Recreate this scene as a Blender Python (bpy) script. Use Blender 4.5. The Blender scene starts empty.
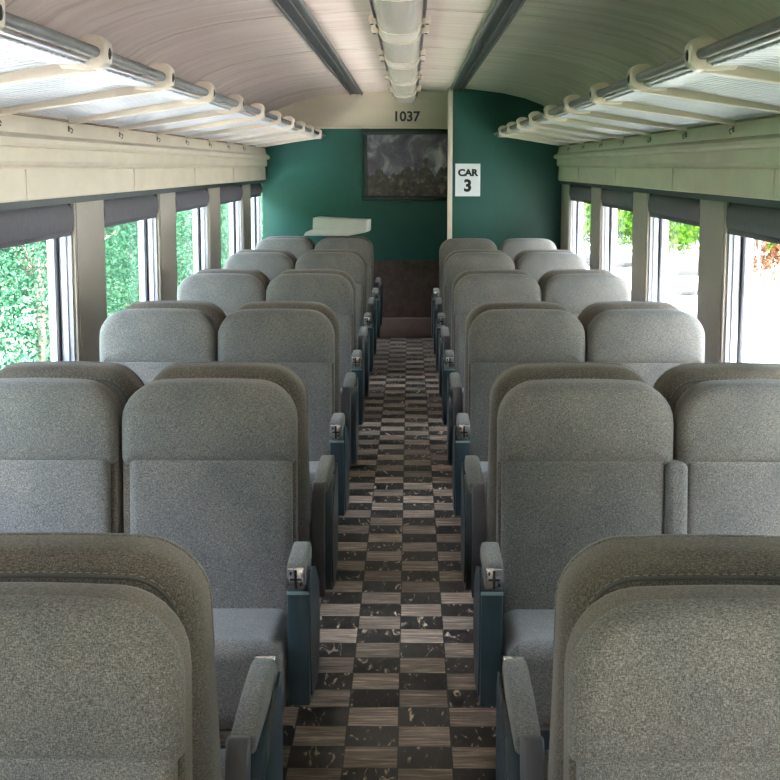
import bpy, bmesh, math, random
from mathutils import Vector, Matrix, noise
random.seed(7)
PI = math.pi
sc = bpy.context.scene
COL = sc.collection
CAMH = 1.62

# ------------------------------------------------------------------ materials
def new_mat(name):
    m = bpy.data.materials.new(name); m.use_nodes = True
    nt = m.node_tree; nt.nodes.clear()
    out = nt.nodes.new('ShaderNodeOutputMaterial')
    b = nt.nodes.new('ShaderNodeBsdfPrincipled')
    nt.links.new(b.outputs[0], out.inputs[0])
    return m, nt, b, out
def N(nt, typ, **kw):
    n = nt.nodes.new(typ)
    for k, v in kw.items():
        if hasattr(n, k): setattr(n, k, v)
        else: n.inputs[k.replace('_', ' ')].default_value = v
    return n
def L(nt, a, b): nt.links.new(a, b)
def rgba(c): return (c[0], c[1], c[2], 1.0)
def ramp(nt, fac, stops, interp='LINEAR'):
    r = nt.nodes.new('ShaderNodeValToRGB'); r.color_ramp.interpolation = interp
    e = r.color_ramp.elements
    e[0].position, e[0].color = stops[0][0], rgba(stops[0][1])
    e[1].position, e[1].color = stops[-1][0], rgba(stops[-1][1])
    for p, c in stops[1:-1]:
        x = e.new(p); x.color = rgba(c)
    L(nt, fac, r.inputs[0]); return r
def coords(nt, scale=(1, 1, 1), kind='Object'):
    t = nt.nodes.new('ShaderNodeTexCoord'); m = nt.nodes.new('ShaderNodeMapping')
    m.inputs['Scale'].default_value = scale
    L(nt, t.outputs[kind], m.inputs[0]); return m.outputs[0]
def plain(name, col, rough=.5, metal=0, var=.12, scale=(6, 6, 6), spec=.5, bump=0, bscale=60):
    m, nt, b, o = new_mat(name)
    v = coords(nt, scale)
    n = N(nt, 'ShaderNodeTexNoise', Scale=1.0, Detail=5.0, Roughness=.6); L(nt, v, n.inputs['Vector'])
    lo = [c * (1 - var) for c in col]; hi = [min(1, c * (1 + var)) for c in col]
    r = ramp(nt, n.outputs[0], [(.3, lo), (.7, hi)])
    L(nt, r.outputs[0], b.inputs['Base Color'])
    b.inputs['Roughness'].default_value = rough; b.inputs['Metallic'].default_value = metal
    b.inputs['Specular IOR Level'].default_value = spec
    if bump:
        n2 = N(nt, 'ShaderNodeTexNoise', Scale=float(bscale), Detail=3.0)
        c2 = coords(nt); L(nt, c2, n2.inputs['Vector'])
        bp = N(nt, 'ShaderNodeBump', Strength=bump, Distance=.002); L(nt, n2.outputs[0], bp.inputs['Height'])
        L(nt, bp.outputs[0], b.inputs['Normal'])
    return m
def fabric(name, dark, mid, light, sheen=.25):
    m, nt, b, o = new_mat(name)
    v = coords(nt)
    # woven threads: two crossed streak noises plus flecks
    c1 = coords(nt, (760, 760, 200)); c2 = coords(nt, (190, 200, 760))
    n1 = N(nt, 'ShaderNodeTexNoise', Scale=1.0, Detail=2.0); L(nt, c1, n1.inputs['Vector'])
    n2 = N(nt, 'ShaderNodeTexNoise', Scale=1.0, Detail=2.0); L(nt, c2, n2.inputs['Vector'])
    n3 = N(nt, 'ShaderNodeTexNoise', Scale=520.0, Detail=2.0); L(nt, v, n3.inputs['Vector'])
    a = N(nt, 'ShaderNodeMath', operation='ADD'); L(nt, n1.outputs[0], a.inputs[0]); L(nt, n2.outputs[0], a.inputs[1])
    a2 = N(nt, 'ShaderNodeMath', operation='ADD'); L(nt, a.outputs[0], a2.inputs[0]); L(nt, n3.outputs[0], a2.inputs[1])
    d = N(nt, 'ShaderNodeMath', operation='DIVIDE'); L(nt, a2.outputs[0], d.inputs[0]); d.inputs[1].default_value = 3
    r = ramp(nt, d.outputs[0], [(.36, dark), (.5, mid), (.64, light)])
    w = N(nt, 'ShaderNodeTexNoise', Scale=7.0, Detail=4.0); L(nt, v, w.inputs['Vector'])
    wr = ramp(nt, w.outputs[0], [(.3, (.84, .85, .86)), (.7, (1.1, 1.06, 1.0))])
    mx = N(nt, 'ShaderNodeMix', data_type='RGBA', blend_type='MULTIPLY'); mx.inputs[0].default_value = 1
    L(nt, r.outputs[0], mx.inputs[6]); L(nt, wr.outputs[0], mx.inputs[7])
    L(nt, mx.outputs[2], b.inputs['Base Color'])
    b.inputs['Roughness'].default_value = .95; b.inputs['Specular IOR Level'].default_value = .15
    b.inputs['Sheen Weight'].default_value = sheen; b.inputs['Sheen Roughness'].default_value = .45
    bp = N(nt, 'ShaderNodeBump', Strength=.5, Distance=.002); L(nt, d.outputs[0], bp.inputs['Height'])
    L(nt, bp.outputs[0], b.inputs['Normal'])
    return m

M = {}
M['fabric'] = fabric('tweed_upholstery', (.062, .060, .056), (.172, .168, .158), (.36, .345, .32))
M['fabric_back'] = fabric('tweed_seat_rear', (.050, .044, .036), (.140, .122, .102), (.31, .27, .225))
M['welt'] = plain('welt_cord', (.10, .10, .09), .9)
M['stitch'] = plain('stitch_thread', (.30, .27, .21), .9)
M['vinyl'] = plain('dark_vinyl', (.10, .10, .11), .45, bump=.2, bscale=300)
M['teal_paint'] = plain('teal_enamel', (.030, .056, .068), .35, var=.2, scale=(8, 8, 8))
M['teal_edge'] = plain('pale_teal_edge', (.30, .42, .42), .4)
M['chrome'] = plain('chrome_plate', (.85, .85, .87), .18, 1, var=.04)
M['black'] = plain('black_recess', (.012, .012, .014), .6)
M['steel'] = plain('dark_steel', (.10, .10, .11), .45, .6)
M['cream'] = plain('cream_wall_paint', (.64, .55, .43), .42, var=.07, scale=(1.5, 3, 9), bump=.06, bscale=40)
M['pier'] = plain('grey_beige_pier_paint', (.37, .325, .275), .5, var=.07, scale=(2, 2, 7), bump=.06, bscale=60)
M['rackcream'] = plain('beige_rack_enamel', (.70, .60, .50), .35, var=.05)
M['alum'] = plain('window_aluminium', (.50, .51, .57), .35, .3, var=.06, scale=(3, 3, 20))
M['rod'] = plain('worn_steel_rod', (.15, .14, .135), .5, .2, var=.15, scale=(4, 30, 4))
M['gasket'] = plain('rubber_gasket', (.02, .022, .03), .6)
M['darktrim'] = plain('dark_green_trim', (.010, .018, .018), .5, var=.4, scale=(4, 12, 4))
M['teal_wall'] = plain('teal_wall_paint', (.005, .078, .060), .5, var=.10, scale=(3, 3, 3), bump=.08, bscale=50)
M['blind'] = plain('grey_blind_cloth', (.105, .098, .112), .8, var=.12, scale=(3, 40, 30), bump=.1, bscale=200)
M['brown'] = plain('brown_kick_carpet', (.10, .062, .048), .9, var=.35, scale=(14, 14, 14), bump=.3, bscale=150)
M['brownledge'] = plain('brown_skirting', (.155, .10, .075), .7, var=.2)
M['paper'] = plain('white_paper', (.80, .82, .84), .8, var=.02)
M['card'] = plain('white_board', (.50, .50, .46), .8, var=.06)
M['ink'] = plain('black_ink', (.012, .012, .016), .7)
M['tube'] = plain('fluorescent_tube_glass', (.38, .36, .36), .25, var=.02)
M['frame'] = plain('dark_green_picture_frame', (.012, .03, .026), .35)
M['gap_shade'] = plain('brown_gap_shade', (.20, .12, .085), .6)  # shadow of the rack gap put into the colour
M['conduit'] = plain('lamp_housing_white', (.68, .64, .62), .4)

# ribbed aluminium shelf
def shelf_mat():
    m, nt, b, o = new_mat('ribbed_aluminium')
    v = coords(nt, (2, 160, 2))
    n = N(nt, 'ShaderNodeTexNoise', Scale=1.0, Detail=3.0); L(nt, v, n.inputs['Vector'])
    r = ramp(nt, n.outputs[0], [(.3, (.50, .51, .57)), (.7, (.66, .67, .73))])
    L(nt, r.outputs[0], b.inputs['Base Color'])
    b.inputs['Metallic'].default_value = .35; b.inputs['Roughness'].default_value = .38
    return m
M['shelf'] = shelf_mat()

# ceiling: satin paint, brushed streaks across the car, soft blotches
def ceiling_mat():
    m, nt, b, o = new_mat('ceiling_satin_paint')
    v = coords(nt, (1.2, 9, 1.2))
    n = N(nt, 'ShaderNodeTexNoise', Scale=1.0, Detail=6.0, Roughness=.65, Distortion=.6); L(nt, v, n.inputs['Vector'])
    r = ramp(nt, n.outputs[0], [(.32, (.58, .44, .39)), (.5, (.74, .595, .54)), (.68, (.84, .71, .66))])
    L(nt, r.outputs[0], b.inputs['Base Color'])
    v2 = coords(nt, (3, 60, 3)); n2 = N(nt, 'ShaderNodeTexNoise', Scale=1.0, Detail=3.0); L(nt, v2, n2.inputs['Vector'])
    rr = N(nt, 'ShaderNodeMapRange'); rr.inputs[3].default_value = .28; rr.inputs[4].default_value = .5
    L(nt, n2.outputs[0], rr.inputs[0]); L(nt, rr.outputs[0], b.inputs['Roughness'])
    bp = N(nt, 'ShaderNodeBump', Strength=.25, Distance=.01); L(nt, n.outputs[0], bp.inputs['Height'])
    L(nt, bp.outputs[0], b.inputs['Normal'])
    return m
M['ceiling'] = ceiling_mat()

# floor: chequered marbled tiles, alternately black with cream veins and streaky brown-grey
def floor_mat():
    m, nt, b, o = new_mat('chequered_marbled_tiles')
    T = .1505
    t = nt.nodes.new('ShaderNodeTexCoord'); mp = nt.nodes.new('ShaderNodeMapping')
    L(nt, t.outputs['Object'], mp.inputs[0])
    mp.inputs['Location'].default_value = (.181 / T + 40, -3.90 / T + 60, .5)
    mp.inputs['Scale'].default_value = (1 / T, 1 / T, 0)
    sep = nt.nodes.new('ShaderNodeSeparateXYZ'); L(nt, mp.outputs[0], sep.inputs[0])
    def mth(op, a, bb=None):
        n = N(nt, 'ShaderNodeMath', operation=op)
        for i, x in enumerate((a, bb)):
            if x is None: continue
            if isinstance(x, (int, float)): n.inputs[i].default_value = x
            else: L(nt, x, n.inputs[i])
        return n.outputs[0]
    fx, fy = mth('FLOOR', sep.outputs[0]), mth('FLOOR', sep.outputs[1])
    par = mth('MODULO', mth('ADD', fx, fy), 2)          # 1 = light
    gx, gy = mth('FRACT', sep.outputs[0]), mth('FRACT', sep.outputs[1])
    ed = mth('MINIMUM', mth('MINIMUM', gx, mth('SUBTRACT', 1, gx)), mth('MINIMUM', gy, mth('SUBTRACT', 1, gy)))
    gap = mth('LESS_THAN', ed, .012)
    cid = nt.nodes.new('ShaderNodeCombineXYZ'); L(nt, fx, cid.inputs[0]); L(nt, fy, cid.inputs[1])
    wn = nt.nodes.new('ShaderNodeTexWhiteNoise'); L(nt, cid.outputs[0], wn.inputs['Vector'])
    off = N(nt, 'ShaderNodeVectorMath', operation='SCALE'); L(nt, wn.outputs['Color'], off.inputs[0]); off.inputs['Scale'].default_value = 9
    def shifted(s):
        c = coords(nt, s); ad = N(nt, 'ShaderNodeVectorMath', operation='ADD'); L(nt, c, ad.inputs[0]); L(nt, off.outputs[0], ad.inputs[1]); return ad.outputs[0]
    nl = N(nt, 'ShaderNodeTexNoise', Scale=1.0, Detail=6.0, Roughness=.7, Distortion=.5); L(nt, shifted((7, 75, 1)), nl.inputs['Vector'])
    light = ramp(nt, nl.outputs[0], [(.30, (.08, .052, .038)), (.43, (.22, .16, .12)), (.54, (.36, .275, .21)), (.66, (.74, .60, .45))])
    nd = N(nt, 'ShaderNodeTexNoise', Scale=1.0, Detail=5.0, Roughness=.6, Distortion=2.2); L(nt, shifted((22, 6, 1)), nd.inputs['Vector'])
    dark = ramp(nt, nd.outputs[0], [(.3, (.006, .0055, .006)), (.53, (.016, .012, .011)), (.60, (.06, .04, .032)), (.645, (.65, .54, .40))])
    mx = N(nt, 'ShaderNodeMix', data_type='RGBA'); L(nt, par, mx.inputs[0]); L(nt, dark.outputs[0], mx.inputs[6]); L(nt, light.outputs[0], mx.inputs[7])
    tv = N(nt, 'ShaderNodeMapRange'); tv.inputs[3].default_value = .75; tv.inputs[4].default_value = 1.45; L(nt, wn.outputs['Value'], tv.inputs[0])
    mv = N(nt, 'ShaderNodeVectorMath', operation='SCALE'); L(nt, mx.outputs[2], mv.inputs[0]); L(nt, tv.outputs[0], mv.inputs['Scale'])
    m2 = N(nt, 'ShaderNodeMix', data_type='RGBA'); L(nt, gap, m2.inputs[0]); L(nt, mv.outputs[0], m2.inputs[6]); m2.inputs[7].default_value = (.012, .01, .009, 1)
    L(nt, m2.outputs[2], b.inputs['Base Color'])
    nr = N(nt, 'ShaderNodeTexNoise', Scale=5.0, Detail=4.0); L(nt, coords(nt), nr.inputs['Vector'])
    rr = N(nt, 'ShaderNodeMapRange'); rr.inputs[3].default_value = .30; rr.inputs[4].default_value = .58
    L(nt, nr.outputs[0], rr.inputs[0]); L(nt, rr.outputs[0], b.inputs['Roughness'])
    return m
M['floor'] = floor_mat()

def glass_mat():
    m, nt, b, o = new_mat('window_glass'); nt.nodes.remove(b)
    tr = nt.nodes.new('ShaderNodeBsdfTransparent'); tr.inputs[0].default_value = (.93, .97, .97, 1)
    gl = nt.nodes.new('ShaderNodeBsdfGlossy'); gl.inputs['Roughness'].default_value = .03
    di = nt.nodes.new('ShaderNodeBsdfTranslucent'); di.inputs[0].default_value = (.8, .88, .95, 1)
    lw = nt.nodes.new('ShaderNodeLayerWeight'); lw.inputs[0].default_value = .5
    pw = N(nt, 'ShaderNodeMath', operation='POWER'); L(nt, lw.outputs['Facing'], pw.inputs[0]); pw.inputs[1].default_value = 7
    fr = N(nt, 'ShaderNodeMath', operation='MULTIPLY_ADD'); L(nt, pw.outputs[0], fr.inputs[0]); fr.inputs[1].default_value = .35; fr.inputs[2].default_value = .02
    a = nt.nodes.new('ShaderNodeMixShader'); L(nt, fr.outputs[0], a.inputs[0]); L(nt, tr.outputs[0], a.inputs[1]); L(nt, gl.outputs[0], a.inputs[2])
    n = N(nt, 'ShaderNodeTexNoise', Scale=3.0, Detail=5.0); L(nt, coords(nt), n.inputs['Vector'])
    rr = N(nt, 'ShaderNodeMapRange'); rr.inputs[1].default_value = .35; rr.inputs[2].default_value = .8; rr.inputs[3].default_value = .0; rr.inputs[4].default_value = .004
    L(nt, n.outputs[0], rr.inputs[0])
    c = nt.nodes.new('ShaderNodeMixShader'); L(nt, rr.outputs[0], c.inputs[0]); L(nt, a.outputs[0], c.inputs[1]); L(nt, di.outputs[0], c.inputs[2])
    L(nt, c.outputs[0], o.inputs[0]); return m
M['glass'] = glass_mat()
def lens_mat():
    m, nt, b, o = new_mat('prismatic_lamp_lens'); nt.nodes.remove(b)
    tr = nt.nodes.new('ShaderNodeBsdfTransparent'); tr.inputs[0].default_value = (.95, .92, .9, 1)
    pb = nt.nodes.new('ShaderNodeBsdfPrincipled'); pb.inputs['Base Color'].default_value = (.80, .74, .70, 1); pb.inputs['Roughness'].default_value = .16
    w = N(nt, 'ShaderNodeTexWave', Scale=1.0, Distortion=0.0); w.bands_direction = 'Y'
    L(nt, coords(nt, (1, 26, 1)), w.inputs['Vector'])
    bp = N(nt, 'ShaderNodeBump', Strength=.8, Distance=.004); L(nt, w.outputs[0], bp.inputs['Height']); L(nt, bp.outputs[0], pb.inputs['Normal'])
    a = nt.nodes.new('ShaderNodeMixShader'); a.inputs[0].default_value = .40
    L(nt, tr.outputs[0], a.inputs[1]); L(nt, pb.outputs[0], a.inputs[2]); L(nt, a.outputs[0], o.inputs[0]); return m
M['lens'] = lens_mat()

def picture_mat():
    m, nt, b, o = new_mat('faded_landscape_print')
    c = coords(nt); s = nt.nodes.new('ShaderNodeSeparateXYZ'); L(nt, c, s.inputs[0])
    n = N(nt, 'ShaderNodeTexNoise', Scale=5.0, Detail=7.0, Roughness=.62, Distortion=.8); L(nt, c, n.inputs['Vector'])
    sky = ramp(nt, n.outputs[0], [(.34, (.05, .042, .07)), (.5, (.15, .13, .18)), (.60, (.38, .35, .40)), (.70, (.60, .56, .56))])
    n2 = N(nt, 'ShaderNodeTexNoise', Scale=22.0, Detail=6.0, Roughness=.6); L(nt, c, n2.inputs['Vector'])
    land = ramp(nt, n2.outputs[0], [(.35, (.03, .026, .026)), (.55, (.09, .075, .07)), (.72, (.34, .29, .22))])
    n3 = N(nt, 'ShaderNodeTexNoise', Scale=9.0, Detail=4.0); L(nt, coords(nt, (1, 1, .15)), n3.inputs['Vector'])
    q = N(nt, 'ShaderNodeMath', operation='MULTIPLY_ADD'); L(nt, n3.outputs[0], q.inputs[0]); q.inputs[1].default_value = .55; q.inputs[2].default_value = -.33
    g = N(nt, 'ShaderNodeMath', operation='GREATER_THAN'); L(nt, s.outputs[2], g.inputs[0]); L(nt, q.outputs[0], g.inputs[1])
    mx = N(nt, 'ShaderNodeMix', data_type='RGBA'); L(nt, g.outputs[0], mx.inputs[0]); L(nt, land.outputs[0], mx.inputs[6]); L(nt, sky.outputs[0], mx.inputs[7])
    L(nt, mx.outputs[2], b.inputs['Base Color']); b.inputs['Roughness'].default_value = .25
    return m
M['picture'] = picture_mat()

def leaf_mat(name, a, bcol, c):
    m, nt, b, o = new_mat(name)
    nt.nodes.remove(b)
    n = N(nt, 'ShaderNodeTexNoise', Scale=1.6, Detail=8.0, Roughness=.75); L(nt, coords(nt), n.inputs['Vector'])
    r = ramp(nt, n.outputs[0], [(.33, a), (.5, bcol), (.66, c)])
    d = nt.nodes.new('ShaderNodeBsdfDiffuse'); t = nt.nodes.new('ShaderNodeBsdfTranslucent')
    L(nt, r.outputs[0], d.inputs[0]); L(nt, r.outputs[0], t.inputs[0])
    x = nt.nodes.new('ShaderNodeMixShader'); x.inputs[0].default_value = .4
    L(nt, d.outputs[0], x.inputs[1]); L(nt, t.outputs[0], x.inputs[2]); L(nt, x.outputs[0], o.inputs[0]); return m
M['leaf_cool'] = leaf_mat('cool_green_leaves', (.006, .024, .014), (.020, .062, .036), (.075, .15, .085))
M['leaf_fresh'] = leaf_mat('fresh_green_leaves', (.008, .028, .003), (.028, .075, .007), (.10, .16, .02))
M['leaf_brown'] = leaf_mat('russet_leaves', (.03, .012, .008), (.07, .028, .015), (.14, .07, .03))
M['bark'] = plain('tree_bark', (.16, .13, .10), .9, var=.3, scale=(8, 8, 2))
M['rock'] = plain('dark_grey_rock', (.018, .018, .02), .9, var=.3, scale=(3, 3, 3))
M['gravel'] = plain('pale_gravel', (.62, .62, .60), .95, var=.15, scale=(5, 5, 5), bump=.3, bscale=30)
M['verge'] = plain('grassy_verge', (.10, .24, .12), .95, var=.4, scale=(3, 3, 3))

# ------------------------------------------------------------------ mesh helpers
def link(name, me, mat=None, parent=None, loc=(0, 0, 0), rot=(0, 0, 0)):
    o = bpy.data.objects.new(name, me); COL.objects.link(o)
    if mat is not None and me is not None:
        mats = mat if isinstance(mat, (list, tuple)) else [mat]
        for x in mats: me.materials.append(M[x] if isinstance(x, str) else x)
    o.location = loc; o.rotation_euler = rot
    if parent is not None: o.parent = parent
    return o
def finish(bm, name, smooth=True, ang=40):
    bmesh.ops.recalc_face_normals(bm, faces=bm.faces[:])
    me = bpy.data.meshes.new(name); bm.to_mesh(me); bm.free()
    if smooth:
        for p in me.polygons: p.use_smooth = True
        me.set_sharp_from_angle(angle=math.radians(ang))
    return me
def thing(name, label, cat, loc=(0, 0, 0), rz=0, group=None):
    o = bpy.data.objects.new(name, None); COL.objects.link(o)
    o.empty_display_size = .1; o.location = loc; o.rotation_euler = (0, 0, rz)
    tag(o, label, cat, group); return o
def tag(o, label, cat, group=None, kind=None):
    o['label'] = label; o['category'] = cat
    if group: o['group'] = group
    if kind: o['kind'] = kind
    return o
def structure(o): o['kind'] = 'structure'; return o

def box(bm, x0, x1, y0, y1, z0, z1, bev=0, seg=2):
    r = bmesh.ops.create_cube(bm, size=1)
    vs = r['verts']
    for v in vs:
        v.co = Vector(((x0 + x1) / 2 + v.co.x * (x1 - x0), (y0 + y1) / 2 + v.co.y * (y1 - y0), (z0 + z1) / 2 + v.co.z * (z1 - z0)))
    if bev:
        es = list({e for v in vs for e in v.link_edges})
        bmesh.ops.bevel(bm, geom=es, offset=bev, segments=seg, affect='EDGES', profile=.5)
def boxme(name, *a, **k):
    bm = bmesh.new(); box(bm, *a, **k); return finish(bm, name)
def prism(bm, pts, axis, a, b):
    """extrude 2D polygon pts; axis 'x': pts=(y,z), 'y': pts=(x,z), 'z': pts=(x,y)"""
    def P(p, t):
        if axis == 'x': return Vector((t, p[0], p[1]))
        if axis == 'y': return Vector((p[0], t, p[1]))
        return Vector((p[0], p[1], t))
    A = [bm.verts.new(P(p, a)) for p in pts]; B = [bm.verts.new(P(p, b)) for p in pts]
    n = len(pts); fs = [bm.faces.new(A), bm.faces.new(B[::-1])]
    for i in range(n): fs.append(bm.faces.new((A[i], B[i], B[(i + 1) % n], A[(i + 1) % n])))
    return A + B, fs
def bevel_all(bm, off, seg=2, minang=30):
    bmesh.ops.recalc_face_normals(bm, faces=bm.faces[:])
    es = [e for e in bm.edges if len(e.link_faces) == 2 and e.calc_face_angle(0) > math.radians(minang)]
    bmesh.ops.bevel(bm, geom=es, offset=off, segments=seg, affect='EDGES', profile=.5)
def cyl(bm, p0, p1, r, n=12, r2=None):
    p0, p1 = Vector(p0), Vector(p1); d = (p1 - p0)
    q = d.to_track_quat('Z', 'Y').to_matrix().to_4x4()
    m = Matrix.Translation((p0 + p1) / 2) @ q
    bmesh.ops.create_cone(bm, cap_ends=True, segments=n, radius1=r, radius2=r if r2 is None else r2, depth=d.length, matrix=m)
def tube(bm, pts, r, n=6, closed=False):
    pts = [Vector(p) for p in pts]; rings = []; m = len(pts)
    for i, p in enumerate(pts):
        a = pts[(i - 1) % m] if (closed or i) else p
        b = pts[(i + 1) % m] if (closed or i < m - 1) else p
        q = (b - a).to_track_quat('Z', 'Y')
        rings.append([bm.verts.new(p + q @ Vector((r * math.cos(2 * PI * k / n), r * math.sin(2 * PI * k / n), 0))) for k in range(n)])
    for i in range(m if closed else m - 1):
        A, B = rings[i], rings[(i + 1) % m]
        for k in range(n): bm.faces.new((A[k], A[(k + 1) % n], B[(k + 1) % n], B[k]))
    if not closed:
        bm.faces.new(rings[0]); bm.faces.new(rings[-1][::-1])

def rr_outline(w, h, rt, rb, inset=0, n=7, taper=0, crown=0):
    """rounded rectangle, x in +-w/2, z in 0..h, top radius rt, bottom rb; taper = width lost at the bottom"""
    pts = []
    W, H = w / 2 - inset, h
    z0, z1 = inset, h - inset
    rt = max(rt - inset, .004); rb = max(rb - inset, .004)
    for cx, cz, r, a0 in ((W - rb, z0 + rb, rb, -PI / 2), (W - rt, z1 - rt, rt, 0), (-(W - rt), z1 - rt, rt, PI / 2), (-(W - rb), z0 + rb, rb, PI)):
        for k in range(n + 1):
            a = a0 + (PI / 2) * k / n
            pts.append([cx + r * math.cos(a), cz + r * math.sin(a)])
    # add intermediate points on long straight runs
    out = []
    m = len(pts)
    for i in range(m):
        p, q = pts[i], pts[(i + 1) % m]
        out.append(p)
        if (i + 1) % (n + 1) == 0:
            for t in (.2, .4, .6, .8): out.append([p[0] + (q[0] - p[0]) * t, p[1] + (q[1] - p[1]) * t])
    for p in out:
        f = p[1] / h
        p[0] *= 1 - (taper / w) * (1 - f)
        p[1] += crown * (1 - (2 * p[0] / w) ** 2) * max(0, f) ** 2
    return out
def pillow(bm, w, h, y0, y1, r, rt, rb, bulge=0, taper=0, crown=0, back_bulge=0, seg=4, off=(0, 0, 0), shear=0, sx=0, r0=None, r1=None):
    """upholstered slab: y0 = front face (towards -Y), y1 = rear; r = edge roll radius"""
    rings = []
    d = abs(y1 - y0)
    if r0 is None: r0 = r1 = min(r, d / 2 * .98)
    prof = []
    for k in range(seg + 1):
        a = PI / 2 * k / seg; prof.append((r0 * (1 - math.sin(a)), y0 + r0 * (1 - math.cos(a))))
    for k in range(seg + 1):
        a = PI / 2 * (1 - k / seg); prof.append((r1 * (1 - math.sin(a)), y1 - r1 * (1 - math.cos(a))))
    def place(p, y): return Vector((p[0] + off[0] + sx * p[1], y + off[1] + shear * p[1], p[1] + off[2]))
    for ins, y in prof:
        rings.append([bm.verts.new(place(p, y)) for p in rr_outline(w, h, rt, rb, ins, taper=taper, crown=crown)])
    n = len(rings[0])
    for A, B in zip(rings, rings[1:]):
        for i in range(n): bm.faces.new((A[i], A[(i + 1) % n], B[(i + 1) % n], B[i]))
    for (A, y, bl, r) in ((rings[0], y0, -bulge, r0), (rings[-1], y1, back_bulge, r1)):
        base = rr_outline(w, h, rt, rb, r, taper=taper, crown=crown)
        cz = h / 2; prev = A
        for s in (.86, .62, .34):
            yy = y + bl * (1 - s ** 3)
            cur = [bm.verts.new(place((p[0] * s, cz + (p[1] - cz) * s), yy)) for p in base]
            for i in range(n): bm.faces.new((prev[i], prev[(i + 1) % n], cur[(i + 1) % n], cur[i]))
            prev = cur
        c = bm.verts.new(place((0, cz), y + bl))
        for i in range(n): bm.faces.new((prev[i], prev[(i + 1) % n], c))

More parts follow.
